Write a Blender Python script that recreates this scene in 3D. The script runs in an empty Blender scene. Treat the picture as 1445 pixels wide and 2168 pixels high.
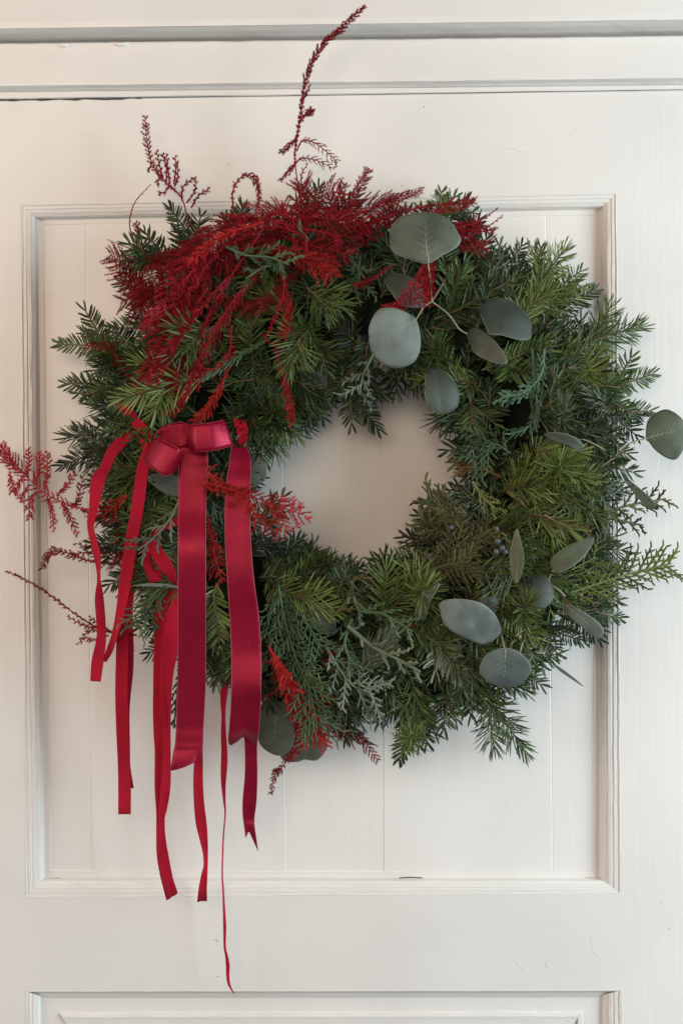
import bpy, math, random
import numpy as np
from mathutils import Vector
random.seed(7); R = np.random.default_rng(7)
C = bpy.context.scene.collection
sc = bpy.context.scene

# ---------------------------------------------------------------- camera, world, light, exposure
S = 2000.0; DC = 1.1; ZH = 1.5          # photo pixels per metre at the panel, camera distance, height of the picture's centre
cam = bpy.data.objects.new('camera', bpy.data.cameras.new('camera')); C.objects.link(cam)
cam.location = (0, -DC, ZH); cam.rotation_euler = (math.pi/2, 0, 0)
cam.data.sensor_fit = 'VERTICAL'; cam.data.angle_y = 2*math.atan(1084/S/DC)
cam.data.clip_start = .01; cam.data.clip_end = 50
sc.camera = cam
w = bpy.data.worlds.new('World'); sc.world = w; w.use_nodes = True
w.node_tree.nodes['Background'].inputs[0].default_value = (.95, 1.0, 1.04, 1)
w.node_tree.nodes['Background'].inputs[1].default_value = .15
def area(name, loc, target, size, size_y, power, col):
    l = bpy.data.lights.new(name, 'AREA'); l.shape = 'RECTANGLE'; l.size = size; l.size_y = size_y
    l.energy = power; l.color = col
    o = bpy.data.objects.new(name, l); C.objects.link(o); o.location = loc
    o.rotation_euler = (Vector(target)-Vector(loc)).to_track_quat('-Z', 'Y').to_euler()
    return o
area('window_light', (1.7, -.85, ZH+.05), (.1, 0, ZH-.45), .9, 1.5, 48, (.83, .96, 1.0))
area('side_fill_light', (-1.7, -.8, ZH), (-.1, 0, ZH-.35), .9, 1.5, 16, (1.0, .93, .84))  # added soft fill from the left, replacing part of the ambient light
area('warm_front_fill', (-.4, -1.9, ZH+.5), (-.05, 0, ZH+.15), 1.3, .9, 13.0, (1.0, .73, .50))  # added warm fill from the front, not a real fixture
area('room_lamp', (-1.2, -1.0, ZH+.8), (-.25, 0, ZH+.35), .5, .5, 2.2, (1.0, .42, .20))
sc.view_settings.view_transform = 'Standard'; sc.view_settings.look = 'None'
sc.view_settings.exposure = 0.0; sc.view_settings.gamma = 1

# ---------------------------------------------------------------- helpers
def P(px, py, mm=0.0):
    """a spot seen in the photograph, standing mm millimetres in front of the panel"""
    k = (DC-mm/1000)/DC
    return np.array([(px-722.5)/S*k, -mm/1000, ZH+(1084-py)/S*k])
def unit(v):
    v = np.asarray(v, float); return v/(np.linalg.norm(v, axis=-1, keepdims=True)+1e-12)
def catmull(pts, n):
    p = np.asarray(pts, float); p = np.vstack([2*p[0]-p[1], p, 2*p[-1]-p[-2]])
    m = len(p)-3; t = np.linspace(0, m, n); i = np.minimum(t.astype(int), m-1); u = (t-i)[:, None]
    a, b, c, d = p[i], p[i+1], p[i+2], p[i+3]
    return .5*((2*b)+(-a+c)*u+(2*a-5*b+4*c-d)*u*u+(-a+3*b-3*c+d)*u**3)

class MB:
    """collects many small pieces into ONE mesh; tint = one random number per piece"""
    def __init__(s): s.v = []; s.q = []; s.t = []; s.n = 0; s.a = []
    def add(s, v, quads=None, tris=None, tint=None):
        v = np.asarray(v, float).reshape(-1, 3)
        if quads is not None: s.q.append(np.asarray(quads).reshape(-1, 4)+s.n)
        if tris is not None: s.t.append(np.asarray(tris).reshape(-1, 3)+s.n)
        s.a.append(np.full(len(v), .5) if tint is None else np.broadcast_to(tint, len(v)) if np.ndim(tint) == 0 else tint)
        s.v.append(v); s.n += len(v)
    def tube(s, path, rad, k=5, tint=.5):
        p = np.asarray(path, float); n = len(p); rad = np.broadcast_to(rad, n)
        T = unit(np.gradient(p, axis=0)); ref = np.array([0, 1., 0]) if abs(T[0][1]) < .9 else np.array([1., 0, 0])
        A = unit(np.cross(T, ref)); B = np.cross(T, A)
        an = np.arange(k)*2*math.pi/k
        v = p[:, None]+rad[:, None, None]*(np.cos(an)[None, :, None]*A[:, None]+np.sin(an)[None, :, None]*B[:, None])
        i = np.arange(n-1)[:, None]*k; j = np.arange(k)[None]
        q = np.stack([i+j, i+(j+1) % k, i+k+(j+1) % k, i+k+j], -1).reshape(-1, 4)
        e = np.vstack([v.reshape(-1, 3), p[-1]+T[-1]*rad[-1]*.7])
        tr = [[(n-1)*k+a, (n-1)*k+(a+1) % k, n*k] for a in range(k)]
        s.add(e, q, tr, tint)
    def needles(s, b, d, side, L, W, bend, tint):
        """flat folded needles, all in one go; bend = vector the needle curves towards"""
        n = len(b); nrm = unit(np.cross(d, side)); side = unit(np.cross(nrm, d))
        L = np.broadcast_to(L, n)[:, None]; W = np.broadcast_to(W, n)[:, None]
        rows = []
        for t, ww in ((0, .55), (.4, 1), (.8, .95), (1, .3)):
            c = b+d*L*t+bend*L*t*t
            h = side*W*ww*.5; r = nrm*W*ww*.22
            rows += [c-h, c+r, c+h]
        v = np.stack(rows, 1).reshape(-1, 3)
        base = np.array([[i*3+j, i*3+j+1, i*3+j+4, i*3+j+3] for i in range(3) for j in range(2)])
        q = (np.arange(n)[:, None, None]*12+base[None]).reshape(-1, 4)
        s.add(v, q, None, np.repeat(tint, 12))
    def hairs(s, b, d, L, W, tint):
        n = len(b); side = unit(np.cross(d, R.normal(size=(n, 3))))
        L = np.broadcast_to(L, n)[:, None]; W = np.broadcast_to(W, n)[:, None]
        v = np.stack([b-side*W*.5, b+side*W*.5, b+d*L], 1).reshape(-1, 3)
        s.add(v, None, np.arange(3*n).reshape(-1, 3), np.repeat(tint, 3))
    def build(s, name, mat, parent=None, smooth=False, kind=None, label=None):
        me = bpy.data.meshes.new(name); V = np.vstack(s.v)
        q = np.vstack(s.q) if s.q else np.zeros((0, 4), int); t = np.vstack(s.t) if s.t else np.zeros((0, 3), int)
        me.vertices.add(len(V)); me.vertices.foreach_set('co', V.ravel())
        me.loops.add(q.size+t.size); me.loops.foreach_set('vertex_index', np.concatenate([q.ravel(), t.ravel()]).astype(np.int32))
        me.polygons.add(len(q)+len(t))
        ls = np.concatenate([np.arange(len(q))*4, q.size+np.arange(len(t))*3]).astype(np.int32)
        me.polygons.foreach_set('loop_start', ls)
        me.polygons.foreach_set('use_smooth', np.full(len(q)+len(t), smooth))
        at = me.attributes.new('tint', 'FLOAT', 'POINT'); at.data.foreach_set('value', np.concatenate(s.a).astype(np.float32))
        me.update(calc_edges=True); me.materials.append(mat)
        o = bpy.data.objects.new(name, me); C.objects.link(o)
        if parent: o.parent = parent
        if kind: o['kind'] = kind
        if label: o['label'] = label
        return o
def thing(name, label, cat):
    o = bpy.data.objects.new(name, None); C.objects.link(o); o['label'] = label; o['category'] = cat
    o.empty_display_size = .05
    return o

# ---------------------------------------------------------------- materials
def mat(name): 
    m = bpy.data.materials.new(name); m.use_nodes = True; nt = m.node_tree
    return m, nt, nt.nodes['Principled BSDF']
def N(nt, t, **k):
    n = nt.nodes.new(t)
    for a, b in k.items(): setattr(n, a, b)
    return n
def ramp(nt, src, stops):
    r = N(nt, 'ShaderNodeValToRGB'); e = r.color_ramp.elements
    while len(e) < len(stops): e.new(.5)
    for x, (p, c) in zip(e, stops): x.position = p; x.color = (*c, 1)
    nt.links.new(src, r.inputs[0]); return r.outputs[0]
def paint(name, scale, base=(.745, .735, .718)):
    m, nt, b = mat(name); L = nt.links.new
    tc = N(nt, 'ShaderNodeTexCoord'); mp = N(nt, 'ShaderNodeMapping'); mp.inputs['Scale'].default_value = scale
    L(tc.outputs['Object'], mp.inputs[0])
    n1 = N(nt, 'ShaderNodeTexNoise'); n1.inputs['Scale'].default_value = 60; n1.inputs['Detail'].default_value = 8; L(mp.outputs[0], n1.inputs[0])
    n2 = N(nt, 'ShaderNodeTexNoise'); n2.inputs['Scale'].default_value = 7; n2.inputs['Detail'].default_value = 5; L(tc.outputs['Object'], n2.inputs[0])
    v = N(nt, 'ShaderNodeTexVoronoi'); v.inputs['Scale'].default_value = 42; L(tc.outputs['Object'], v.inputs[0])
    vr = N(nt, 'ShaderNodeMapRange'); vr.inputs[1].default_value = 0; vr.inputs[2].default_value = .10; vr.inputs[3].default_value = 1; vr.inputs[4].default_value = 0; L(v.outputs['Distance'], vr.inputs[0])
    gt = N(nt, 'ShaderNodeMath', operation='GREATER_THAN'); gt.inputs[1].default_value = .86
    sp = N(nt, 'ShaderNodeSeparateColor'); L(v.outputs['Color'], sp.inputs[0]); L(sp.outputs[0], gt.inputs[0])
    ml = N(nt, 'ShaderNodeMath', operation='MULTIPLY'); L(vr.outputs[0], ml.inputs[0]); L(gt.outputs[0], ml.inputs[1])
    col = ramp(nt, n2.outputs[0], [(.25, tuple(x*.93 for x in base)), (.6, base), (.85, (base[0]*1.03, base[1]*1.01, base[2]*.97))])
    L(col, b.inputs['Base Color'])
    b.inputs['Roughness'].default_value = .34
    b1 = N(nt, 'ShaderNodeBump'); b1.inputs['Strength'].default_value = .42; b1.inputs['Distance'].default_value = .0006; L(n1.outputs[0], b1.inputs['Height'])
    b2 = N(nt, 'ShaderNodeBump'); b2.inputs['Strength'].default_value = .35; b2.inputs['Distance'].default_value = .004; L(n2.outputs[0], b2.inputs['Height']); L(b1.outputs[0], b2.inputs['Normal'])
    b3 = N(nt, 'ShaderNodeBump'); b3.inputs['Strength'].default_value = .5; b3.inputs['Distance'].default_value = .0008; L(ml.outputs[0], b3.inputs['Height']); L(b2.outputs[0], b3.inputs['Normal'])
    L(b3.outputs[0], b.inputs['Normal'])
    return m
M_V = paint('paint_brushed_upright', (3.5, 1, .22)); M_H = paint('paint_brushed_across', (.22, 1, 3.5))
M_P = paint('paint_panel', (2.5, 1, .25), (.765, .755, .74))
def leafy(name, stops, back=None, rough=.5, spec=.35, trans=.0, vary=.25):
    m, nt, b = mat(name); L = nt.links.new
    a = N(nt, 'ShaderNodeAttribute', attribute_name='tint'); oi = N(nt, 'ShaderNodeObjectInfo')
    mx = N(nt, 'ShaderNodeMath', operation='MULTIPLY_ADD'); mx.inputs[1].default_value = vary; mx.inputs[2].default_value = -vary/2
    L(oi.outputs['Random'], mx.inputs[0]); ad = N(nt, 'ShaderNodeMath', operation='ADD'); L(mx.outputs[0], ad.inputs[0]); L(a.outputs['Fac'], ad.inputs[1])
    col = ramp(nt, ad.outputs[0], stops)
    if back:
        g = N(nt, 'ShaderNodeNewGeometry'); mc = N(nt, 'ShaderNodeMix', data_type='RGBA'); mc.inputs[7].default_value = (*back, 1)
        f = N(nt, 'ShaderNodeMath', operation='MULTIPLY'); f.inputs[1].default_value = .4; L(g.outputs['Backfacing'], f.inputs[0])
        L(f.outputs[0], mc.inputs[0]); L(col, mc.inputs[6]); col = mc.outputs[2]
    L(col, b.inputs['Base Color']); b.inputs['Roughness'].default_value = rough; b.inputs['Specular IOR Level'].default_value = spec
    return m
GREEN = {
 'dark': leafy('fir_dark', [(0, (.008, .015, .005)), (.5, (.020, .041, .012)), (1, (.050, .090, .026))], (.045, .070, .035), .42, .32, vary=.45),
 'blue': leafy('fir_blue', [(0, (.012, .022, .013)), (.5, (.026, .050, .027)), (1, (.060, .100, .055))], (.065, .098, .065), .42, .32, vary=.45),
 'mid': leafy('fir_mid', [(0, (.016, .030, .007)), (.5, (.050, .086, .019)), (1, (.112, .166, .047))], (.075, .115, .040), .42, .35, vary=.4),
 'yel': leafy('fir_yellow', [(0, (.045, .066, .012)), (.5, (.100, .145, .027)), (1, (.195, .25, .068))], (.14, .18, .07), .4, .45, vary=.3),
 'silver': leafy('fir_silver', [(0, (.045, .065, .040)), (.5, (.105, .138, .085)), (1, (.21, .25, .165))], (.16, .19, .14), .4, .45),
 'olive': leafy('cypress_olive', [(0, (.016, .018, .007)), (.5, (.046, .050, .018)), (1, (.11, .10, .036))], vary=.4),
 'brown': leafy('thuja_brown', [(0, (.03, .018, .006)), (.5, (.10, .060, .022)), (1, (.19, .12, .045))]),
 'cedar': leafy('cedar_grey_green', [(0, (.024, .042, .020)), (.5, (.048, .088, .038)), (1, (.105, .165, .078))]),
 'lime': leafy('cypress_lime', [(0, (.045, .06, .014)), (.5, (.11, .140, .038)), (1, (.20, .23, .085))]),
 'frost': leafy('juniper_frost', [(0, (.05, .07, .052)), (.5, (.115, .15, .115)), (1, (.22, .27, .215))]),
 'teal': leafy('cedar_teal', [(0, (.018, .038, .022)), (.5, (.042, .088, .050)), (1, (.11, .19, .11))]),
}
TWIG = leafy('twig_bark', [(0, (.045, .030, .015)), (.5, (.085, .06, .03)), (1, (.13, .10, .05))], rough=.8)
RED = {
 'red': leafy('asparagus_red', [(0, (.12, .004, .009)), (.5, (.27, .009, .019)), (1, (.45, .026, .034))], rough=.6, spec=.15),
 'dark': leafy('asparagus_crimson', [(0, (.10, .004, .008)), (.5, (.235, .010, .018)), (1, (.37, .022, .030))], rough=.6, spec=.15),
 'bright': leafy('asparagus_scarlet', [(0, (.28, .010, .014)), (.5, (.46, .020, .024)), (1, (.60, .050, .040))], rough=.6, spec=.15),
 'pink': leafy('asparagus_rose', [(0, (.26, .010, .022)), (.5, (.44, .026, .044)), (1, (.60, .07, .09))], rough=.6, spec=.15),
 'rust': leafy('asparagus_rust', [(0, (.20, .008, .010)), (.5, (.36, .018, .016)), (1, (.50, .045, .030))], rough=.6, spec=.15),
}
def eucal(name, c, r=.55):
    m, nt, b = mat(name); L = nt.links.new
    tc = N(nt, 'ShaderNodeTexCoord'); n = N(nt, 'ShaderNodeTexNoise'); n.inputs['Scale'].default_value = 34; n.inputs['Detail'].default_value = 9; L(tc.outputs['Object'], n.inputs[0])
    L(ramp(nt, n.outputs[0], [(.38, tuple(x*.70 for x in c)), (.5, c), (.64, tuple(min(1, x*1.28) for x in c))]), b.inputs['Base Color'])
    b.inputs['Roughness'].default_value = r
    bp = N(nt, 'ShaderNodeBump'); bp.inputs['Strength'].default_value = .12; bp.inputs['Distance'].default_value = .0006; L(n.outputs[0], bp.inputs['Height']); L(bp.outputs[0], b.inputs['Normal'])
    return m
EU = {'light': eucal('leaf_pale', (.115, .142, .130)), 'grey': eucal('leaf_grey_green', (.070, .088, .066)), 'dark': eucal('leaf_dark', (.032, .045, .034)),
      'olive': eucal('leaf_olive', (.055, .068, .036)), 'lime': eucal('leaf_lime', (.10, .125, .050)), 'blue': eucal('leaf_slate', (.070, .092, .088)), 'rib': eucal('leaf_rib', (.20, .235, .18)), 'stem': eucal('leaf_stem', (.20, .19, .12))}
def cloth(name, c, rough, spec, aniso=0, weave=1500, bump=.3, sheen=.0):
    m, nt, b = mat(name); L = nt.links.new
    uv = N(nt, 'ShaderNodeTexCoord'); n = N(nt, 'ShaderNodeTexNoise'); n.inputs['Scale'].default_value = weave; n.inputs['Detail'].default_value = 3
    mp = N(nt, 'ShaderNodeMapping'); mp.inputs['Scale'].default_value = (1, 1, 2.2); L(uv.outputs['Object'], mp.inputs[0]); L(mp.outputs[0], n.inputs[0])
    n2 = N(nt, 'ShaderNodeTexNoise'); n2.inputs['Scale'].default_value = 30; L(uv.outputs['Object'], n2.inputs[0])
    L(ramp(nt, n2.outputs[0], [(.3, tuple(x*.85 for x in c)), (.7, tuple(x*1.12 for x in c))]), b.inputs['Base Color'])
    b.inputs['Roughness'].default_value = rough; b.inputs['Specular IOR Level'].default_value = spec
    b.inputs['Anisotropic'].default_value = aniso
    if aniso:
        b.inputs['Specular Tint'].default_value = (1, .35, .45, 1); b.inputs['Metallic'].default_value = .30
        cx = N(nt, 'ShaderNodeCombineXYZ'); cx.inputs[0].default_value = 1; L(cx.outputs[0], b.inputs['Tangent'])
    b.inputs['Sheen Weight'].default_value = sheen; b.inputs['Sheen Tint'].default_value = (1, .45, .55, 1)
    bp = N(nt, 'ShaderNodeBump'); bp.inputs['Strength'].default_value = bump; bp.inputs['Distance'].default_value = .0004; L(n.outputs[0], bp.inputs['Height']); L(bp.outputs[0], b.inputs['Normal'])
    return m
SATIN = cloth('satin_wine', (.25, .006, .026), .32, .6, .6, 950, .5, .0)
SELV = cloth('satin_selvedge', (.34, .03, .06), .5, .5, 0, 900, .2)
COTTON = cloth('cotton_red', (.36, .004, .022), .85, .2, 0, 1800, .3, .05)
MOSS_SHADED = leafy('moss_shaded', [(0, (.004, .006, .003)), (1, (.012, .015, .007))], rough=.95, spec=.1)  # moss taken near black, painting in the deep shade between sprigs
BERRY = eucal('berry_bloom', (.075, .085, .09), .5)
DIRT = leafy('crevice_dirt', [(0, (.05, .035, .025)), (1, (.09, .07, .05))], rough=.9)

# ---------------------------------------------------------------- the door
FACE = 12.0                                           # stiles and rails stand this far before the panel
def slab(name, poly, d, thick, m, parent, bev=0.0):
    """poly: corners clockwise as seen; front face d mm before the panel"""
    f = [P(x, y, d) for x, y in poly]; n = len(f)
    bk = [p+np.array([0, thick/1000, 0]) for p in f]
    me = bpy.data.meshes.new(name)
    fs = [list(range(n))[::-1], list(range(n, 2*n))]+[[i, (i+1) % n, n+(i+1) % n, n+i] for i in range(n)]
    me.from_pydata([tuple(p) for p in f+bk], [], fs); me.materials.append(m); me.update()
    o = bpy.data.objects.new(name, me); C.objects.link(o); o.parent = parent
    if bev:
        b = o.modifiers.new('bevel', 'BEVEL'); b.width = bev/1000; b.segments = 2; b.limit_method = 'ANGLE'
    return o
door = thing('panelled_door', 'white painted wooden door with recessed tongue and groove panel behind the wreath', 'door')
TL, TR, BR, BL = (45, 434), (1303, 410), (1312, 1891), (56, 1899)
def EL(y): return 45+(y-434)*11/1465
def ER(y): return 1303+(y-410)*9/1481
slab('stile', [(-260, 214), (EL(212.5), 212.5), (EL(2600), 2600), (-260, 2600)], FACE, 34, M_V, door)
slab('stile', [(ER(193), 193), (1700, 186), (1700, 2600), (ER(2600), 2600)], FACE, 34, M_V, door)
slab('rail', [(EL(212.5), 212.5), (ER(193), 193), TR, TL], FACE, 34, M_H, door)
slab('rail', [BL, BR, (ER(2097), 2097), (EL(2099), 2099)], FACE, 34, M_H, door)
# the panel's boards, with a narrow recessed joint between them
seams_t = [20, 181, 594, 806, 1154, 1330]; seams_b = [20, 196, 606, 812, 1170, 1335]
for i in range(5):
    a = .45 if i else 0; slab('board', [(seams_t[i]+a, 415), (seams_t[i+1]-.45, 410), (seams_b[i+1]-.45, 1915), (seams_b[i]+a, 1915)], (0, .25, -.15, .2, -.1)[i], 12, M_P, door, .55)
slab('backing_board', [(15, 400), (1345, 400), (1345, 2700), (15, 2700)], -.3, 10, M_P, door)

def wob(n, amp, smooth):
    x = R.normal(size=n+smooth*3); k = np.hanning(smooth+2)[1:-1]; x = np.convolve(x, k/np.sqrt((k*k).sum()), 'same')[smooth:smooth+n]
    return x*amp
def sweep(name, a0, a1, b0, b1, prof, m, parent, n=160, amp=.12):
    """a strip of moulding: outer edge a0->a1, inner edge b0->b1 in photo pixels, prof = (fraction, mm)"""
    mb = MB(); rows = []
    ts = np.linspace(0, 1, n)
    wz = [wob(n, amp*.5, 9)+wob(n, amp*.25, 3) for _ in prof]; wd = math.dist(a0, b0); wt = [(wob(n, .35, 15)+wob(n, .2, 3))/wd for _ in prof]
    for j, (f, d) in enumerate(prof):
        row = []
        for i, t in enumerate(ts):
            o = np.array(a0)*(1-t)+np.array(a1)*t; q = np.array(b0)*(1-t)+np.array(b1)*t
            e = 1 if 0 < j < len(prof)-1 else 0
            taper = min(1, min(t, 1-t)*25)
            ff = f+e*wt[j][i]*taper
            c = o*(1-ff)+q*ff
            row.append(P(c[0], c[1], d+e*wz[j][i]*taper))
        rows.append(row)
    v = np.array(rows); k = len(prof)
    i = np.arange(k-1)[:, None]*n; j = np.arange(n-1)[None]
    q = np.stack([i+j, i+j+1, i+n+j+1, i+n+j], -1).reshape(-1, 4)
    mb.add(v.reshape(-1, 3), q)
    return mb.build(name, m, parent, smooth=False)
PROF = [(-.02, FACE-.0), (-.01, FACE+.5), (.04, FACE+.2), (.07, FACE-.7), (.11, FACE-.8), (.15, FACE-.45), (.28, FACE-.7), (.33, FACE-1.6), (.37, FACE-1.7), (.42, FACE-1.5), (.56, FACE-2.2), (.61, FACE-3.3),
        (.66, FACE-3.5), (.78, FACE-4.8), (.86, FACE-7), (.93, FACE-10), (1.0, .7), (1.28, .5), (1.45, -.6)]
iTL, iTR, iBR, iBL = (81, 466), (1270, 444), (1268, 1858), (95, 1856)
# split inner corners so the mitres meet
for a0, a1, b0, b1, m in ((TL, TR, iTL, iTR, M_H), (TR, BR, iTR, iBR, M_V), (BR, BL, iBR, iBL, M_H), (BL, TL, iBL, iTL, M_V)):
    sweep('moulding', a0, a1, b0, b1, PROF, m, door)
# lower panel: lip, moulding on both sides, raised inner field
sweep('moulding', (56, 2099), (1312, 2097), (90, 2110), (1270, 2108), [(-.1, FACE-.1), (0, FACE+.3), (.15, FACE-.3), (.3, FACE-6), (1, 4.5), (1.3, 3.6)], M_H, door)
sweep('moulding', (56, 2600), (56, 2099), (90, 2600), (90, 2110), PROF[:-2], M_V, door)
sweep('moulding', (1312, 2097), (1312, 2600), (1270, 2108), (1270, 2600), PROF[:-2], M_V, door)
slab('lower_panel', [(80, 2100), (1285, 2100), (1285, 2600), (80, 2600)], 3.4, 8, M_P, door)
sweep('raised_field', (128, 2146), (1228, 2144), (136, 2160), (1220, 2158), [(0, 3.3), (.05, 5.2), (.55, 6.0), (1, 5.5), (1.6, 5.3), (30, 5.3)], M_H, door)
slab('raised_field', [(1222, 2146), (1232, 2146), (1232, 2600), (1222, 2600)], 5.8, 2.2, M_V, door, .5)
# old paint blemishes: filled plate marks and nail heads
bl = MB()
def arc(cx, cy, rx, ry, a0, a1, r=.00022, d=FACE):
    t = np.radians(np.linspace(a0, a1, 22)); j = wob(22, 1.6, 5)
    bl.tube([P(cx+(rx+q)*math.cos(u), cy-(ry+q)*math.sin(u), d-.02) for u, q in zip(t, j)], r*(.4+np.sin(np.linspace(0, math.pi, 22))), 6)
arc(205, 2000, 48, 56, 190, 262, .00028); arc(205, 1998, 45, 55, 40, 120, .0002); arc(205, 2000, 46, 54, -25, 10, .0002); arc(212, 2038, 22, 10, 250, 330, .0003)
arc(1135, 1996, 58, 60, 195, 268, .00028); arc(1130, 1990, 60, 46, 35, 95, .0003); arc(1140, 2048, 20, 14, -20, 60, .0003); arc(1290, 1985, 40, 50, 120, 320, .0002)
arc(1120, 300, 70, 20, 190, 290, .0003); arc(1190, 265, 40, 22, 280, 350, .00025)
for x, y, r in ((207, 1952, .9), (212, 2035, 1.2), (1142, 1953, 1.1), (1140, 2038, 1.2), (853, 303, 1.3), (1150, 286, .9), (1205, 265, .7), (1330, 228, .8), (1012, 2048, .7), (690, 1985, .6), (255, 1448, .9), (1362, 1235, 1.1), (1410, 1010, .8), (460, 1715, .7), (165, 1870, .9), (1405, 690, .9), (1352, 2010, .9), (980, 350, .5)):
    c = P(x, y, FACE if not (90 < x < 1250 and 460 < y < 1850) else .2); k = 8
    ring = [c+np.array([math.cos(a)*r*.001*R.uniform(.7, 1.3), 0, math.sin(a)*r*.001*R.uniform(.7, 1.3)]) for a in np.arange(k)*2*math.pi/k]
    bl.add(ring+[c+np.array([0, -.00055, 0])], None, [[i, (i+1) % k, k] for i in range(k)])
bl.build('paint_blemish', M_H, door, smooth=True, kind='stuff')
for x, y in ((460, 1992), (461, 2067), (455, 1990), (1399, 1910), (483, 348), (897, 226), (850, 393), (1415, 1967)):
    h = MB(); h.tube([P(x, y, FACE-.5), P(x, y, FACE+.1)], .0006, 7); h.build('nail_hole', DIRT, door)

for x0, x1, y, d in ((106, 132, 1859, 6.2), (1236, 1262, 1858, 6.5), (84, 98, 467, 6), (1256, 1270, 446, 6)):
    g = MB(); g.tube([P(x, y+q, d) for x, q in zip(np.linspace(x0, x1, 8), wob(8, .5, 3))], np.array([.0001, .0002, .0002, .00015, .0002, .0002, .0001, .0001]), 4); g.build('grime', DIRT, door)

# ---------------------------------------------------------------- door head above
head = thing('door_head', 'cream painted moulded door head running across above the door', 'door frame')
sweep('cornice_board', (-260, -400), (1700, -400), (-260, 64), (1700, 38), [(0, 42), (.5, 42), (.97, 42), (.99, 41.6), (1.0, 41)], M_H, head, 120, .15)
def strip(name, la, lb, da, ra, rb, prof, amp=.15): return sweep(name, la, ra, lb, rb, prof, M_H, head, 200, amp)
# hollow under the cornice board, seen from below
strip('cornice_hollow', (-260, 65), (-260, 96), 0, (1700, 38), (1700, 74), [(0, 41), (.06, 38.5), (.3, 30), (.6, 18), (.85, 7), (1.0, 2)])
strip('fascia', (-260, 96), (-260, 186), 0, (1700, 74), (1700, 163), [(-.03, 2), (0.0, 22.2), (.03, 23), (.5, 23), (.94, 23), (.985, 22.5), (1.0, 21.5)])
strip('fascia_chamfer', (-260, 186), (-260, 198), 0, (1700, 163), (1700, 177), [(0, 21.5), (.4, 16.5), (1.0, 11)])
strip('fillet', (-260, 198), (-260, 214), 0, (1700, 177), (1700, 186), [(-.02, 11), (.04, 15.8), (.85, 16), (1.0, 13.5), (1.1, 9)])
for x, y, w_ in ((135, 94, 12), (255, 92, 22), (90, 213, 0)):
    if w_:
        q = MB(); q.tube([P(x-w_, y-1, 21), P(x-w_*.4, y+1, 23.4), P(x, y+3, 23.8), P(x+w_*.4, y+1, 23.4), P(x+w_, y-1, 21)], [.0008, .0016, .002, .0016, .0008], 8); q.build('paint_drip', M_H, head, True)
ck = MB(); xs = np.linspace(-50, 300, 50); wy = wob(50, .8, 4)
ck.tube([P(x, 212.4-.0135*(x)+dy, 12.6) for x, dy in zip(xs, wy)], .0004+.0003*np.abs(wob(50, 1, 3)), 4); ck.build('crack', DIRT, head)

# ---------------------------------------------------------------- the wreath
wreath = thing('christmas_wreath', 'round evergreen wreath with eucalyptus leaves and dyed red asparagus fern, hung on the white door', 'wreath')
HC = np.array([775, 985]); OC = np.array([758, 1000])
def surf(x, y):
    r = math.hypot(x-OC[0], y-OC[1]); return 28+58*math.sqrt(max(0, 1-((r-385)/235)**2))
tm = MB(); ring = [P(OC[0]+8+385*math.cos(a), OC[1]-388*math.sin(a), 0) for a in np.linspace(0, 2*math.pi, 97)]
V = []
for i, a in enumerate(np.linspace(0, 2*math.pi, 96, endpoint=False)):
    for j, b in enumerate(np.linspace(0, 2*math.pi, 20, endpoint=False)):
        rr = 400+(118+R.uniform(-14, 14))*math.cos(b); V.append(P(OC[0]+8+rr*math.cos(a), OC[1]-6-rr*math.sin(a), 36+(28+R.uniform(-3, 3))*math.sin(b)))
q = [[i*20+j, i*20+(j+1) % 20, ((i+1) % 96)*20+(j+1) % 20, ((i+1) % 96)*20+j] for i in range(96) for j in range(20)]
tm.add(V, q, None, R.uniform(0, 1, len(V))); tm.build('moss_ring', MOSS_SHADED, wreath)

def shoot(mb, tw, path, nl, nw, gap, brush, ang=60, curl=.15, fwd=0.0):
    """one shoot: twig tube along path plus its needles"""
    p = catmull(path, 14); seg = np.linalg.norm(np.diff(p, axis=0), axis=1); L = seg.sum()
    cum = np.concatenate([[0], np.cumsum(seg)])/L
    tw.tube(p, np.linspace(.0013, .0007, len(p)), 5, R.uniform(0, 1))
    n = max(8, int(L/gap)); t = np.clip(np.linspace(.03, 1.0, n)+R.normal(size=n)*.35/n, 0, 1); t[-5:] = R.uniform(.97, 1, 5)
    pos = np.stack([np.interp(t, cum, p[:, i]) for i in range(3)], 1)
    T = unit(np.stack([np.interp(t, cum, np.gradient(p[:, i])) for i in range(3)], 1))
    up = unit(np.array([0, -1.0, 0])+R.normal(size=3)*.22); B = unit(np.cross(T, up)); Nn = np.cross(B, T)
    if brush >= 1: az = R.uniform(-math.pi, math.pi, n)
    else: az = np.where(np.arange(n) % 2, 0, math.pi)+R.normal(size=n)*(.12+brush*1.3)
    # few needles point straight away from the viewer
    a = np.radians(ang+R.normal(size=n)*(3+brush*8))*(1-.62*np.clip((t-.72)/.28, 0, 1)**1.3)
    rad = B*np.cos(az)[:, None]+Nn*(np.sin(az)*1.0)[:, None]+Nn*fwd; rad = unit(rad)
    d = unit(T*np.cos(a)[:, None]+rad*np.sin(a)[:, None])
    ln = nl*(.72+.28*np.sin(np.pi*np.clip(t*.9+.12, 0, 1)))*R.uniform(.82, 1.12, n)
    bend = T*curl+R.normal(size=(n, 3))*(.02+brush*.05)-rad*curl*.35
    mb.needles(pos, d, np.cross(d, Nn)+R.normal(size=(n, 3))*.3, ln, nw*R.uniform(.85, 1.15, n), bend, np.clip(R.normal(.5, .2, n), 0, 1))
KIND = { # needle length, width, spacing, brush, angle, curl
 'A': (.0170, .0019, .00115, .15, 57, .12), 'B': (.0265, .00135, .00080, .50, 52, .05),
 'C': (.0170, .0017, .00042, 1.0, 80, .75), 'S': (.0270, .0013, .0003, 1.0, 62, .0)}
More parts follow.
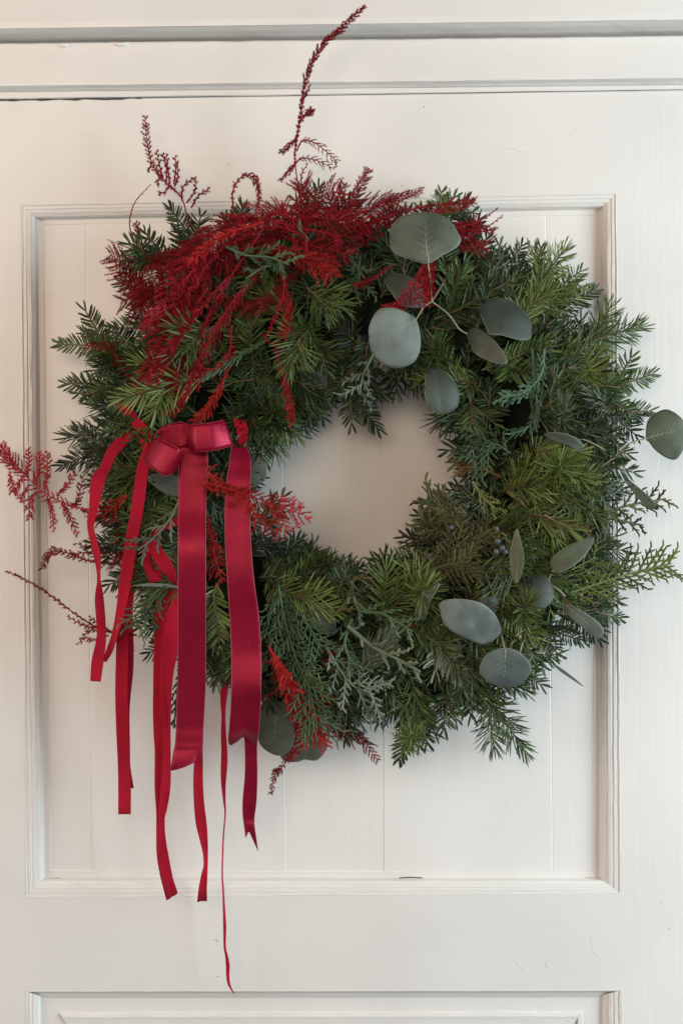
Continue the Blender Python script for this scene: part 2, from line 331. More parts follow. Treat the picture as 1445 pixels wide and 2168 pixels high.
def sprig(kind, bx, by, tx, ty, col, dt=None, db=None, side=2, k=1.0):
    nl, nw, gap, br, ang, cu = KIND[kind]
    dt = surf(tx, ty)+8 if dt is None else dt; db = max(25, surf(bx, by)-14) if db is None else db
    # leave room for the needles: the tip given is the tip of the needles
    v = np.array([tx-bx, ty-by], float); ln = np.linalg.norm(v); v /= ln; e = nl*S*.55*k
    tx, ty = bx+v[0]*(ln-e), by+v[1]*(ln-e)
    A = P(bx, by, db); Z = P(tx, ty, dt); L = np.linalg.norm(Z-A)
    tw, mb = MB(), MB()
    sag = np.cross(unit(Z-A), [0, 1., 0])*L*R.uniform(-.10, .10)+np.array([0, -1, 0])*L*R.uniform(-.02, .12)
    mid = (A+Z)/2+sag; main = [A, mid, Z]
    shoot(mb, tw, main, nl*k, nw, gap, br, ang, cu)
    pm = catmull(main, 20); s = 1 if R.random() < .5 else -1
    for i in range(side):
        t = .12+.30*i+R.uniform(0, .15); q = pm[min(18, int(t*20))]; T = unit(Z-A)
        an = s*math.radians(R.uniform(32, 50)); s = -s; Bv = unit(np.cross(T, [0, -1., 0]))
        d = unit(T*math.cos(an)+Bv*math.sin(an)+np.array([0, -1, 0])*R.uniform(-.15, .25)); l = L*(1-t)*R.uniform(.55, .8)
        shoot(mb, tw, [q, q+d*l*.5+T*l*.03, q+d*l*.95+T*l*.12], nl*k*.9, nw, gap, br, ang, cu)
    o = tw.build('pine_sprig' if kind in 'BS' else 'fir_sprig', TWIG, wreath, True)
    mb.build('needles', GREEN[col], o, kind='stuff')
HAND = [
 # top left and left
 ('A',430,600,355,425,'dark'),('A',430,590,292,478,'dark'),('A',450,590,330,540,'dark'),('A',380,680,238,590,'dark'),('A',400,730,215,690,'dark'),('A',400,770,160,700,'dark'),
 ('A',330,800,106,722,'mid'),('A',340,830,200,770,'dark'),('A',320,850,120,808,'dark'),('A',360,880,190,850,'dark'),('B',330,860,118,935,'mid'),('B',430,800,235,850,'yel',118,104),('B',380,700,290,770,'mid'),
 ('A',310,950,112,990,'blue'),('A',320,960,180,945,'dark'),('B',330,970,205,1070,'yel'),('A',330,1060,185,1010,'dark'),('A',330,1130,190,1080,'dark'),('A',340,1170,180,1150,'dark'),('A',340,1190,215,1245,'dark'),
 ('A',400,1310,280,1330,'dark'),('A',420,1330,300,1390,'dark'),('A',480,1300,455,1465,'mid'),('A',500,1290,490,1440,'mid'),('A',440,1300,430,1440,'dark'),
 ('B',300,760,180,790,'mid'),('B',520,760,420,720,'mid'),
 # top
 ('B',455,690,350,765,'mid',118,102),('B',650,610,745,660,'mid',112,96),('B',660,690,600,800,'mid',112,96),('A',330,560,262,505,'mid',86,76),('A',420,640,350,600,'dark',112,98),('B',330,760,255,770,'mid',104,90),
 ('A',560,630,555,475,'dark'),('A',600,640,625,480,'dark'),('A',510,650,480,500,'dark'),('A',470,660,420,520,'dark'),('B',540,620,610,520,'dark'),('A',700,600,660,490,'dark'),('A',520,600,590,500,'dark'),('B',650,640,620,540,'dark'),
 ('A',640,520,680,378,'dark'),('A',690,510,765,402,'dark'),('A',530,540,510,420,'dark'),('A',470,540,520,440,'dark'),('A',870,520,820,425,'mid'),('A',925,520,935,388,'mid'),('A',930,500,1000,412,'dark'),('A',970,540,1020,450,'dark'),
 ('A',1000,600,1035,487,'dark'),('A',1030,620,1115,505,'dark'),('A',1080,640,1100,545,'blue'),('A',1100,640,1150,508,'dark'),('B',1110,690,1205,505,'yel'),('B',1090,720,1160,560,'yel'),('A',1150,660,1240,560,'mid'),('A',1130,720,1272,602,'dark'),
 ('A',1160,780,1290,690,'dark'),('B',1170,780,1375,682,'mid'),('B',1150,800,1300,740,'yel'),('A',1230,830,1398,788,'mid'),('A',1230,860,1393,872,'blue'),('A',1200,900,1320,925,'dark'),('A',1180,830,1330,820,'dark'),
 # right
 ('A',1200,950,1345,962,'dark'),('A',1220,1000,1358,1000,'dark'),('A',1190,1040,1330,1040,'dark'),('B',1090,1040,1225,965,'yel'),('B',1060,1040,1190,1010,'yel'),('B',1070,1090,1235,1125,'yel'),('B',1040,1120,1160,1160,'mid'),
 ('A',1200,1160,1335,1165,'blue'),('A',1180,1200,1330,1215,'dark'),('A',1170,1280,1325,1270,'dark'),('A',1170,1300,1328,1310,'dark'),('A',1120,1300,1250,1365,'dark'),('A',1070,1360,1197,1390,'dark'),('A',1050,1390,1160,1460,'dark'),('B',1020,1400,1130,1430,'mid'),
 # bottom
 ('B',940,1390,1128,1612,'mid'),('A',900,1440,838,1628,'dark'),('A',890,1470,905,1590,'dark'),('B',870,1440,880,1560,'mid'),('A',960,1450,935,1560,'dark'),('A',990,1430,1000,1530,'dark'),('A',1010,1420,1060,1530,'mid'),('A',790,1440,805,1542,'dark'),('A',740,1440,730,1580,'dark'),('A',700,1440,760,1530,'blue'),
 ('B',1050,1300,1130,1400,'mid'),('B',1000,1180,1110,1300,'yel'),('B',960,1350,1010,1450,'mid'),('B',1030,1230,1060,1330,'mid'),
 # inner edge
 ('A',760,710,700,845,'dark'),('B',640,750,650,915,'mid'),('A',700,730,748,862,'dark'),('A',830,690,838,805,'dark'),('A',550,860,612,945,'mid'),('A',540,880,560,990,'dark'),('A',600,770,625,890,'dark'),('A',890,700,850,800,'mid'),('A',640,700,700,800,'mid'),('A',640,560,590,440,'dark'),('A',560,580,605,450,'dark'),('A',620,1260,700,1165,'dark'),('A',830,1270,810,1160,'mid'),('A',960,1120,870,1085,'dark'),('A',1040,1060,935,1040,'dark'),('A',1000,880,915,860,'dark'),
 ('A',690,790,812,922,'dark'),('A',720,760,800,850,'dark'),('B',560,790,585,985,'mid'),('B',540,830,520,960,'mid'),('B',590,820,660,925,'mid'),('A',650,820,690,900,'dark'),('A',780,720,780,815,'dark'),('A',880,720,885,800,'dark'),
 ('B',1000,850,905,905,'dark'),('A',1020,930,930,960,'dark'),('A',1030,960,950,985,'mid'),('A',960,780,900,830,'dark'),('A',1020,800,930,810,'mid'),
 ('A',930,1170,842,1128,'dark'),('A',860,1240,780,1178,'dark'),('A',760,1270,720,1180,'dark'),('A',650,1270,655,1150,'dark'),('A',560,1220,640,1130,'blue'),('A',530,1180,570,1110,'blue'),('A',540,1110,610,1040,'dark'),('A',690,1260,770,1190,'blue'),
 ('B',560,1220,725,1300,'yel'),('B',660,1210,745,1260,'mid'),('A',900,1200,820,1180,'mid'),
]
for a in HAND: sprig(*a)
# brushy, curling noble fir ends and end-on stars
sprig('C', 1185, 900, 1195, 835, 'silver', 112, 80, 0, 1.1); sprig('C', 1290, 860, 1240, 830, 'silver', 95, 70, 0, 1.0); sprig('C', 1100, 760, 1060, 800, 'mid', 85, 60, 0, 1)
sprig('C', 740, 1480, 835, 1330, 'silver', 100, 70, 0, 1.25); sprig('C', 780, 1500, 830, 1400, 'blue', 92, 70, 0, 1.2); sprig('C', 1010, 930, 985, 960, 'silver', 95, 60, 0, 1); sprig('C', 600, 1170, 580, 1140, 'blue', 90, 60, 0, .9)
for x, y, c, k in ((898, 1245, 'yel', 1.1), (245, 745, 'mid', 1.0), (580, 870, 'mid', 1.0), (1185, 985, 'yel', 1.05), (870, 1560, 'yel', .9), (1110, 1285, 'yel', .9), (640, 700, 'mid', .9), (925, 740, 'mid', .9)):
    dd = surf(x, y); sprig('S', x-18, y+25, x+22, y-28, c, dd+24, dd-5, 0, k)
# the body of the wreath, colours weighted dark to imitate shade inside it
cnt = 0; tries = 0
while cnt < 165 and tries < 4000:
    tries += 1; th = 2*math.pi*(cnt*.618034 % 1)+R.uniform(-.1, .1); rb = R.uniform(235, 470)
    bx, by = OC[0]+rb*math.cos(th), OC[1]-rb*math.sin(th)
    if rb < 330: out = th+math.pi+R.uniform(-1.3, 1.3) if R.random() < .55 else th+R.uniform(-1.2, 1.2)
    else: out = th+R.uniform(-.65, .65)
    ln = R.uniform(95, 150); tx, ty = bx+ln*math.cos(out), by-ln*math.sin(out)
    hx, hy = (tx-HC[0])/195, (ty-HC[1])/212
    if hx*hx+hy*hy < 1.02 or math.hypot(tx-OC[0], ty-OC[1]) > 545: continue
    u = R.random(); right = tx > 900
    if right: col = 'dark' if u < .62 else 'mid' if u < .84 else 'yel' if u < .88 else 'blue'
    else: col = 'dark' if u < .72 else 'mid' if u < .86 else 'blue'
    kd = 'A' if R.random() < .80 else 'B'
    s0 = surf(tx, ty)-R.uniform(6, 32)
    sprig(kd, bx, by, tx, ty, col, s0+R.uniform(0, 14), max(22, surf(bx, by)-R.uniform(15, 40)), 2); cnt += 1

# larger flat sprigs laid over the body
cnt = 0; tries = 0
while cnt < 46 and tries < 3000:
    tries += 1; th = 2*math.pi*((cnt*.618034+.31) % 1)+R.uniform(-.08, .08); rb = R.uniform(270, 420)
    bx, by = OC[0]+rb*math.cos(th), OC[1]-rb*math.sin(th)
    out = th+R.uniform(-.8, .8) if rb > 320 else th+math.pi+R.uniform(-.9, .9)
    ln = R.uniform(140, 185); tx, ty = bx+ln*math.cos(out), by-ln*math.sin(out)
    if ((tx-HC[0])/190)**2+((ty-HC[1])/207)**2 < 1.0 or math.hypot(tx-OC[0], ty-OC[1]) > 560: continue
    right = tx > 900; u = R.random()
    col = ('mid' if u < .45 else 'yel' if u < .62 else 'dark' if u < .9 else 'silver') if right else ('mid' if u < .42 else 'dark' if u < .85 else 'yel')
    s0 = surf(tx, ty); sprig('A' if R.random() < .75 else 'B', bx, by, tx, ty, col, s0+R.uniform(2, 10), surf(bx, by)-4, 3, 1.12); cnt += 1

# ---- scale-leaved sprays (cypress, cedar) and knobbly juniper
def spray(name, pts, col, w=60, r=.0008, gap=9, l2=.35, d=(70, 80), droop=0, angle=42, spiky=False):
    p = catmull([P(x, y, d[0]+(d[1]-d[0])*i/(len(pts)-1)) for i, (x, y) in enumerate(pts)], 40)
    mb = MB(); L = np.linalg.norm(np.diff(p, axis=0), axis=1).sum(); n = max(4, int(L*S/gap))
    tw = MB(); tw.tube(p, np.linspace(r*1.5, r*.9, 40), 6, .6)
    sgn = 1; nrm = unit(np.array([0, -1., 0])+R.normal(size=3)*.3)
    def twig(a, dr, ln, rr, tint, lev):
        side = np.cross(dr, nrm); k = max(3, int(ln*S/8)+2)
        t = np.linspace(0, 1, k)[:, None]
        path = a+dr*ln*t+side*ln*R.uniform(-.12, .12)*t*t+nrm*ln*R.uniform(-.12, .16)*t*t
        rad = rr*(1-.35*t[:, 0])*(1+.22*(np.arange(k) % 2)); mb.tube(path, rad, 4, tint)
        if spiky:
            m = int(ln*S/2.2); tt = R.uniform(0, 1, m); b = a+dr*ln*tt[:, None]; dd = unit(dr+R.normal(size=(m, 3))*.55)
            mb.needles(b, dd, R.normal(size=(m, 3)), .0028, .0008, dr*.1, np.full(m, tint))
        return path
    for i in range(n):
        t = (i+.5)/n; j = min(38, int(t*39)); T = unit(p[j+1]-p[j]); a = p[j]
        sgn = -sgn; side = np.cross(T, nrm)*sgn; an = math.radians(angle+R.uniform(-8, 8))
        dr = unit(T*math.cos(an)+side*math.sin(an)+nrm*R.uniform(-.1, .25)); ln = w/S*(math.sin(math.pi*min(1, .22+.78*(1-t)))*.75+.28)*R.uniform(.7, 1.1)
        tint = float(np.clip(R.normal(.5, .2), 0, 1))
        pth = twig(a, dr, ln, r, tint, 1)
        m = max(2, int(ln*S/8)); s2 = 1
        for q in range(m):
            u = (q+.6)/m; s2 = -s2; b = a+dr*ln*u; i2 = min(len(pth)-1, int(u*(len(pth)-1)+.5)); b = pth[i2]
            d2 = unit(dr*math.cos(.68)+np.cross(dr, nrm)*s2*math.sin(.68)+nrm*R.uniform(-.2, .3))
            twig(b, d2, ln*l2*(1-.5*u)*R.uniform(.7, 1.2), r*.8, min(1, tint+.15), 2)
    o = tw.build(name, GREEN[col], wreath, True); mb.build('foliage', GREEN[col], o, smooth=False, kind='stuff')
spray('cedar_sprig', [(590,1240),(600,1300),(625,1390),(655,1460),(672,1545)], 'cedar', 68, .0009, 6.5, .42, (88,105))
spray('cedar_sprig', [(580,1260),(570,1310),(560,1350)], 'cedar', 60, .0007, 8, .4, (85,96))
spray('cedar_sprig', [(610,1260),(650,1320),(680,1370)], 'cedar', 50, .0007, 8, .4, (85,98))
spray('cypress_sprig', [(1130,1275),(1220,1250),(1320,1218),(1420,1193)], 'lime', 58, .0012, 8, .36, (75,50))
spray('cypress_sprig', [(1150,1230),(1200,1210),(1260,1180)], 'lime', 60, .0009, 10, .4, (80,70))
spray('cypress_sprig', [(1170,1120),(1250,1095),(1330,1070),(1408,1056)], 'olive', 42, .0011, 12, .4, (75,50))
spray('cypress_sprig', [(1200,1110),(1280,1098),(1360,1112)], 'olive', 32, .0011, 12, .4, (70,48))
spray('thuja_sprig', [(1020,1170),(970,1110),(905,1050)], 'olive', 48, .0014, 5.5, .5, (72,80))
spray('thuja_sprig', [(1020,1180),(960,1145),(892,1100)], 'olive', 44, .0014, 5.5, .5, (70,78))
spray('thuja_sprig', [(900,1220),(960,1170),(1030,1120)], 'olive', 63, .0014, 5.5, .5, (80,92))
spray('thuja_sprig', [(860,1230),(930,1200),(990,1190)], 'olive', 70, .0014, 5.5, .5, (80,92))
spray('thuja_sprig', [(1060,1010),(1010,990),(968,990)], 'brown', 36, .0012, 9, .45, (74,80))
spray('thuja_sprig', [(1000,1020),(1020,1050),(1052,1082)], 'lime', 30, .0011, 8, .35, (84,94))
spray('thuja_sprig', [(1080,960),(1040,940),(1000,980)], 'cedar', 60, .001, 9, .45, (80,90))
spray('cedar_sprig', [(575,715),(520,745),(465,780),(418,807)], 'cedar', 26, .0010, 6, .3, (92,104), angle=25)
spray('cedar_sprig', [(1150,740),(1145,790),(1110,830),(1060,842)], 'teal', 30, .0010, 6, .35, (90,108), angle=28)
spray('cedar_sprig', [(1125,740),(1130,800),(1135,860),(1130,905)], 'teal', 24, .0009, 7, .3, (86,104), angle=22)
spray('cedar_sprig', [(1155,830),(1120,900),(1080,920)], 'teal', 26, .0008, 8, .3, (86,96), angle=30)
spray('cedar_sprig', [(350,1215),(330,1260),(290,1330)], 'cedar', 55, .0009, 9, .4, (82,92))
spray('cedar_sprig', [(375,1210),(360,1260),(330,1300)], 'cedar', 45, .0009, 9, .4, (80,86))
spray('cedar_sprig', [(392,1380),(378,1450),(368,1542)], 'dark', 26, .0010, 9, .4, (40,40))
spray('cedar_sprig', [(330,880),(290,905),(225,890)], 'mid', 50, .0010, 9, .4, (82,90))
spray('cedar_sprig', [(330,840),(330,880),(300,930)], 'mid', 45, .0009, 9, .4, (84,92))
spray('juniper_sprig', [(478,522),(520,540),(570,545),(610,560)], 'cedar', 46, .0011, 14, .35, (112,122), spiky=True)
spray('juniper_sprig', [(600,560),(560,565),(520,590)], 'cedar', 36, .0011, 14, .35, (100,112), spiky=True)
spray('juniper_sprig', [(650,530),(650,505),(630,482)], 'cedar', 26, .0010, 12, .35, (100,112), spiky=True)
spray('juniper_sprig', [(380,1060),(360,1100),(325,1140),(292,1165)], 'frost', 60, .0010, 15, .32, (98,108))
spray('juniper_sprig', [(690,1370),(715,1410),(745,1450),(790,1470)], 'frost', 65, .0010, 13, .4, (95,108), spiky=True)
spray('juniper_sprig', [(740,1230),(760,1290),(810,1300),(872,1337)], 'cedar', 45, .0013, 16, .3, (92,112))
spray('juniper_sprig', [(735,1325),(790,1370),(840,1395),(888,1422)], 'silver', 38, .0015, 20, .28, (96,116))
spray('juniper_sprig', [(745,1310),(730,1370),(765,1430)], 'cedar', 55, .0011, 14, .3, (92,104))
spray('juniper_sprig', [(700,1310),(735,1270),(750,1220)], 'olive', 50, .0012, 15, .3, (90,100))
spray('juniper_sprig', [(790,750),(770,790),(760,835)], 'frost', 55, .0009, 12, .35, (78,86), spiky=True)
spray('juniper_sprig', [(740,540),(760,580),(750,620)], 'cedar', 50, .0009, 12, .35, (88,96), spiky=True)
spray('juniper_sprig', [(1200,1000),(1240,1030),(1285,1050)], 'frost', 65, .0009, 12, .35, (72,76), spiky=True)
spray('juniper_sprig', [(1170,880),(1220,910),(1280,930)], 'frost', 55, .0008, 12, .35, (70,76), spiky=True)

spray('thuja_sprig', [(1150,1090),(1190,1110),(1250,1125)], 'brown', 30, .0010, 9, .35, (92,84))

# ---- eucalyptus leaves: outline points traced as (zoom origin, zoom factor, points)
def leaf(org, z, pts, col, d, root=None, tilt=(0, 0), dome=2.0, rib=True):
    dome *= 1.8; ph = R.uniform(0, 6)
    ox, oy = org; q = np.array([(ox+x/z, oy+y/z) for x, y in pts]); n0 = len(q)
    sm = catmull(np.vstack([q[-1], q, q[0], q[1]]), (n0+2)*6+1)[6:-6][:-1]
    c = sm.mean(0); ext = max(np.ptp(sm[:, 0]), np.ptp(sm[:, 1]))/2
    root = np.array([ox+root[0]/z, oy+root[1]/z]) if root else sm[np.argmin(sm[:, 1])]
    ax = unit(c-root); nr = np.array([-ax[1], ax[0]])
    def dep(p):
        v = (p-c)/ext; s = v@nr; t = v@ax
        return d+tilt[0]*v[0]+tilt[1]*v[1]-dome*s*s*(1.2)+dome*.5*abs(s)-dome*1.1*t*t+.5*math.sin(5*t+ph)*s*abs(s)
    rings = [1, .92, .75, .5, .25]; V = []; m = len(sm)
    for r in rings:
        for p in sm: pp = c+(p-c)*r; V.append(P(pp[0], pp[1], dep(pp)))
    V.append(P(c[0], c[1], dep(c)))
    qd = [[i*m+j, i*m+(j+1) % m, (i+1)*m+(j+1) % m, (i+1)*m+j] for i in range(4) for j in range(m)]
    tr = [[4*m+j, 4*m+(j+1) % m, 5*m] for j in range(m)]
    mb = MB(); mb.add(V, qd, tr); o = mb.build('eucalyptus_leaf', EU[col], wreath, True)
    so = o.modifiers.new('thickness', 'SOLIDIFY'); so.thickness = .0006; so.offset = 0
    ed = MB(); e = sm[:-1]; ed.tube([P(p[0], p[1], dep(p)) for p in e], .00035, 4); ed.build('leaf_edge', EU['rib'], o, True)
    if rib:
        t = np.linspace(0, 1.55, 14); rb = MB()
        ps = [root+(c-root)*u+nr*wv for u, wv in zip(t, wob(14, .8, 5))]; rb.tube([P(p[0], p[1], dep(p)+.25) for p in ps], np.linspace(.00065, .0001, 14), 6)
        for u in (.3, .55, .8, 1.05, 1.3):
            for sg in (-1, 1):
                b = root+(c-root)*u; L_ = ext*.5; e = b+(ax*.75+nr*sg)*L_*.8
                pp = [b+(e-b)*f for f in np.linspace(0, 1, 6)]; rb.tube([P(p[0], p[1], dep(p)+.18) for p in pp], np.linspace(.00030, .00008, 6), 4)
        rb.build('midrib', EU['rib'], o, True)
    return root
def stem(pts, r=.0009, m='stem'):
    mb = MB(); p = catmull([P(*q) for q in pts], 20); mb.tube(p, np.linspace(r, r*.75, 20), 7); mb.build('eucalyptus_stem', EU[m], wreath, True)
z4 = ((700, 380), 2.89); z5 = ((1000, 480), 3.247); b1 = ((850, 850), 2.4286); b2 = ((780, 1180), 2.408); z8 = ((500, 1150), 2.89); z7 = ((150, 850), 2.627)
leaf(*z4, [(360,340),(385,270),(440,225),(540,205),(640,210),(720,250),(775,330),(792,375),(760,420),(680,462),(592,512),(480,485),(380,440)], 'grey', 128, (592,512), (0,6), 3)
leaf(*z4, [(232,940),(250,860),(290,800),(340,787),(400,792),(470,820),(520,858),(545,960),(540,1050),(500,1120),(410,1150),(330,1130),(255,1060)], 'light', 122, (521,856), (-5,-4), 2)
leaf(*z4, [(830,945),(850,915),(900,915),(980,970),(1040,1040),(1075,1110),(1050,1130),(960,1105),(880,1060),(850,1000)], 'grey', 112, (830,942), (14,10), 2, False)
leaf(*z4, [(910,790),(960,740),(1050,728),(1130,760),(1200,830),(1225,900),(1210,975),(1130,975),(1040,950),(975,945),(940,880)], 'dark', 114, (1215,930), (-4,12), 3, False)
leaf(*z4, [(315,590),(380,578),(450,585),(540,640),(570,700),(570,775),(500,780),(430,765),(370,690)], 'dark', 104, (315,590), (0,5), 3, False)
leaf(*z4, [(575,1260),(590,1190),(640,1150),(720,1200),(780,1300),(770,1390),(690,1430),(610,1400),(580,1330)], 'dark', 100, (640,1150), (-4,4), 3, False)
leaf(*z5, [(1190,1455),(1200,1340),(1260,1280),(1330,1258),(1400,1290),(1450,1350),(1460,1480),(1405,1590),(1340,1592),(1260,1540),(1210,1480)], 'olive', 62, (1188,1455), (0,4), 2)
leaf(*z5, [(490,1430),(560,1415),(660,1430),(750,1490),(745,1545),(650,1500),(560,1470)], 'grey', 92, (750,1520), (0,-9), 2, False)
leaf(*z5, [(430,1540),(500,1470),(600,1470),(700,1530),(690,1600),(560,1640),(470,1610)], 'dark', 80, (700,1530), (0,-4), 2, False)
leaf(*b1, [(590,655),(605,700),(625,790),(620,860),(592,932),(562,890),(555,780),(575,690)], 'lime', 110, (590,930), (14,0), 1)
leaf(*b1, [(765,810),(840,750),(960,700),(985,715),(940,790),(870,850),(800,880),(770,850)], 'olive', 96, (765,830), (0,9), 2, False)
leaf(*b1, [(615,940),(680,885),(740,905),(775,970),(770,1020),(730,1060),(670,1070),(618,1010)], 'dark', 100, (775,980), (0,6), 3, False)
leaf(*b2, [(1000,238),(1060,260),(1140,310),(1190,360),(1190,400),(1150,405),(1080,350),(1010,285)], 'light', 92, (1000,240), (6,-6), 2)
leaf(*b2, [(540,250),(600,205),(657,212),(655,262),(620,290),(560,300)], 'dark', 100, (657,212), (0,0), 2, False)
leaf(*b2, [(362,260),(375,225),(440,213),(520,220),(580,240),(630,278),(664,335),(668,390),(600,440),(540,430),(450,390),(390,340)], 'light', 114, (600,438), (-4,-10), 4, False)
leaf(*b2, [(565,570),(600,500),(680,465),(760,480),(820,540),(820,590),(770,645),(700,660),(620,640),(575,600)], 'blue', 104, (695,468), (0,-4), 2)
leaf(*b2, [(235,270),(262,200),(310,160),(360,135),(310,230),(285,315),(240,310)], 'grey', 100, (360,135), (10,0), 2, False)
leaf(*b2, [(935,540),(1000,580),(1095,658),(1030,618),(965,572)], 'blue', 62, (935,540), (0,0), .5, False)
leaf(*b1, [(1135,385),(1200,430),(1285,505),(1312,556),(1250,532),(1180,455)], 'olive', 58, (1135,385), (0,-4), 1, False)
leaf(*z8, [(145,1040),(160,985),(250,950),(330,1010),(355,1120),(345,1230),(290,1292),(225,1290),(150,1235),(132,1150)], 'grey', 46, (240,960), (0,2), 2)
leaf(*z8, [(270,1300),(300,1180),(400,1090),(500,1110),(550,1215),(545,1270),(490,1327),(420,1322),(380,1335),(320,1335)], 'grey', 38, (400,1090), (2,2), 2)
leaf(*z7, [(425,425),(500,400),(600,425),(610,520),(550,522),(480,480)], 'light', 92, (600,430), (0,-8), 2, False)
leaf(*z7, [(970,300),(1050,290),(1085,340),(1085,420),(1040,465),(960,475),(930,380)], 'grey', 72, (960,320), (0,0), 2, False)
leaf(*z8, [(370,395),(470,395),(560,430),(605,480),(590,560),(500,540),(420,470)], 'dark', 88, (370,395), (0,0), 2, False)
leaf(*z7, [(345,1026),(430,1014),(540,1018),(598,1034),(540,1032),(430,1026)], 'light', 104, (345,1025), (0,0), .3, False)
stem([(905,556,124),(911,600,120),(913,638,120)]); stem([(913,638,120),(897,650,121),(880,677,122)]); stem([(913,638,120),(948,665,118),(970,695,114),(988,707,112)]); stem([(913,638,120),(925,620,100),(960,560,70)], .0011)
stem([(1366,928,62),(1330,940,66),(1290,975,72),(1240,1010,72)]); stem([(1318,985,62),(1290,960,66),(1230,930,80),(1190,950,80)]); stem([(1318,985,62),(1340,1020,58)], .0006)
stem([(1195,1262,92),(1178,1245,96),(1160,1230,90),(1180,1190,80)]); stem([(1168,1414,62),(1140,1370,75),(1120,1320,80)], .0006); stem([(1067,1374,104),(1060,1340,90)])
# juniper berries
for x, y, d in ((955,1116,96),(1049,1120,92),(1052,1146,96),(1062,1160,98),(1049,1168,99),(1068,1168,95),(1020,1283,104),(988,1072,86),(1098,1287,100),(766,1321,100)):
    mb = MB(); r = R.uniform(.0022, .0031); c = P(x, y, d); V = []
    for i in range(1, 7):
        for j in range(12): a, b = math.pi*i/7, 2*math.pi*j/12; V.append(c+r*np.array([math.sin(a)*math.cos(b), math.cos(a), math.sin(a)*math.sin(b)*1.05]))
    V += [c+[0, r, 0], c-[0, r*.93, 0]]
    mb.add(V, [[i*12+j, i*12+(j+1) % 12, (i+1)*12+(j+1) % 12, (i+1)*12+j] for i in range(5) for j in range(12)], [[j, (j+1) % 12, 72] for j in range(12)]+[[60+j, 60+(j+1) % 12, 73] for j in range(12)])
    mb.build('juniper_berry', BERRY, wreath, True)

# ---- dyed asparagus fern
def plume(pts, w=40, col='red', d=(90, 100), t0=.12, gap=6.0, hl=.0036, hw=.00050, dens=1.0, sides=(), ang=52, bare=.0, taper=1.0):
    """pts: path in photo px; w: length of the side branchlets in px"""
    n = len(pts); p = catmull([P(x, y, d[0]+(d[1]-d[0])*i/(n-1)) for i, (x, y) in enumerate(pts)], 60)
    st, fr = MB(), MB(); L = np.linalg.norm(np.diff(p, axis=0), axis=1).sum()
    st.tube(p, np.linspace(.0008, .00035, 60), 5, .4)
    def fringe(path, k, tint, shr=.35):
        path = np.asarray(path); m = max(6, int(k*1.8)); u = R.uniform(0, len(path)-1.001, m); i = u.astype(int); f = (u-i)[:, None]
        b = path[i]*(1-f)+path[i+1]*f; T = unit(path[i+1]-path[i]); rd = unit(np.cross(T, R.normal(size=(m, 3))))
        a = R.uniform(.45, .95, m)[:, None]; fr.hairs(b, unit(T*np.cos(a)+rd*np.sin(a)), hl*R.uniform(.6, 1.15, m)*(1-shr*u/(len(path)-1)), hw, np.clip(tint+R.normal(size=m)*.15, 0, 1))
    nb = max(3, int(L*S/gap)); s = 1
    for i in range(nb):
        t = t0+(1-t0)*(i+R.uniform(0, .7))/nb; j = min(58, int(t*59)); T = unit(p[j+1]-p[j]); s = -s
        prof = math.sin(math.pi*min(1, .18+.82*(1-(t-t0)/(1-t0))**taper)) if taper else 1
        ln = w/S*max(.06, prof)*R.uniform(.55, 1.1)
        sd = unit(np.cross(T, [0, -1., 0]))*s; a = math.radians(ang+R.uniform(-12, 12))
        dr = unit(T*math.cos(a)+sd*math.sin(a)+np.array([0, -1, 0])*R.normal()*.30)
        u = np.linspace(0, 1, 6)[:, None]; path = p[j]+dr*ln*u+T*ln*.28*u*u+np.array([0, 0, -1])*ln*.10*u*u
        st.tube(path, np.linspace(.00028, .00015, 6), 3, .5)
        fringe(path, ln*S*3.0*dens, float(np.clip(R.normal(.5, .27), 0, 1)))
    fringe(p[int(t0*58):], L*S*(1-t0)*1.6*dens, .45, .72)
    o = st.build('asparagus_fern_plume', RED[col], wreath, True); fr.build('fronds', RED[col], o, kind='stuff')
T_ = plume
# tall plumes above the wreath
T_([(640,470),(632,400),(624,330),(635,250),(648,165),(675,105),(720,60),(773,12)], 15, 'dark', (72,72), .25, 5, .0032, dens=1.6, ang=28)
T_([(632,262),(648,243),(662,231)], 10, 'dark', (62,60), 0, 5, .0032, dens=1.6); T_([(635,215),(648,200),(657,176)], 6, 'dark', (58,56), 0, 5, .003, dens=1.3, ang=25); T_([(630,250),(655,240),(655,232)], 10, 'dark', (60,60), 0, 4, dens=1.4)
T_([(632,285),(615,305),(597,323)], 14, 'dark', (62,60), 0, 4, .0034, dens=1.8, ang=30); T_([(628,320),(640,298),(665,302),(695,325),(715,345)], 16, 'dark', (62,62), .1, 5, .0022)
T_([(625,345),(640,335),(670,340),(708,358)], 16, 'dark', (62,62), .1, 5, .0022); T_([(630,340),(615,358),(595,380)], 12, 'dark', (62,60), 0, 4, .0034, dens=1.6, ang=30); T_([(640,400),(638,370),(652,345)], 6, 'dark', (64,62), 0, 6, .0022)
T_([(400,480),(385,420),(350,385),(322,345),(311,295),(307,245)], 12, 'dark', (75,45), .2, 6, .0034, dens=1.2, ang=45)
for q in ([(345,380),(338,350),(331,318)], [(352,385),(352,350),(343,325)], [(360,390),(356,360),(352,325)], [(368,390),(372,360),(371,327)], [(370,395),(377,372),(374,345)], [(362,392),(350,405),(335,412)], [(330,360),(337,375),(332,393)], [(385,425),(388,395),(416,373)], [(395,430),(412,405),(414,380)], [(405,440),(420,415),(446,397)], [(320,345),(318,355),(312,362)]):
    T_(q, 8, 'dark', (56,52), 0, 6, .0034, dens=1.3, ang=40)
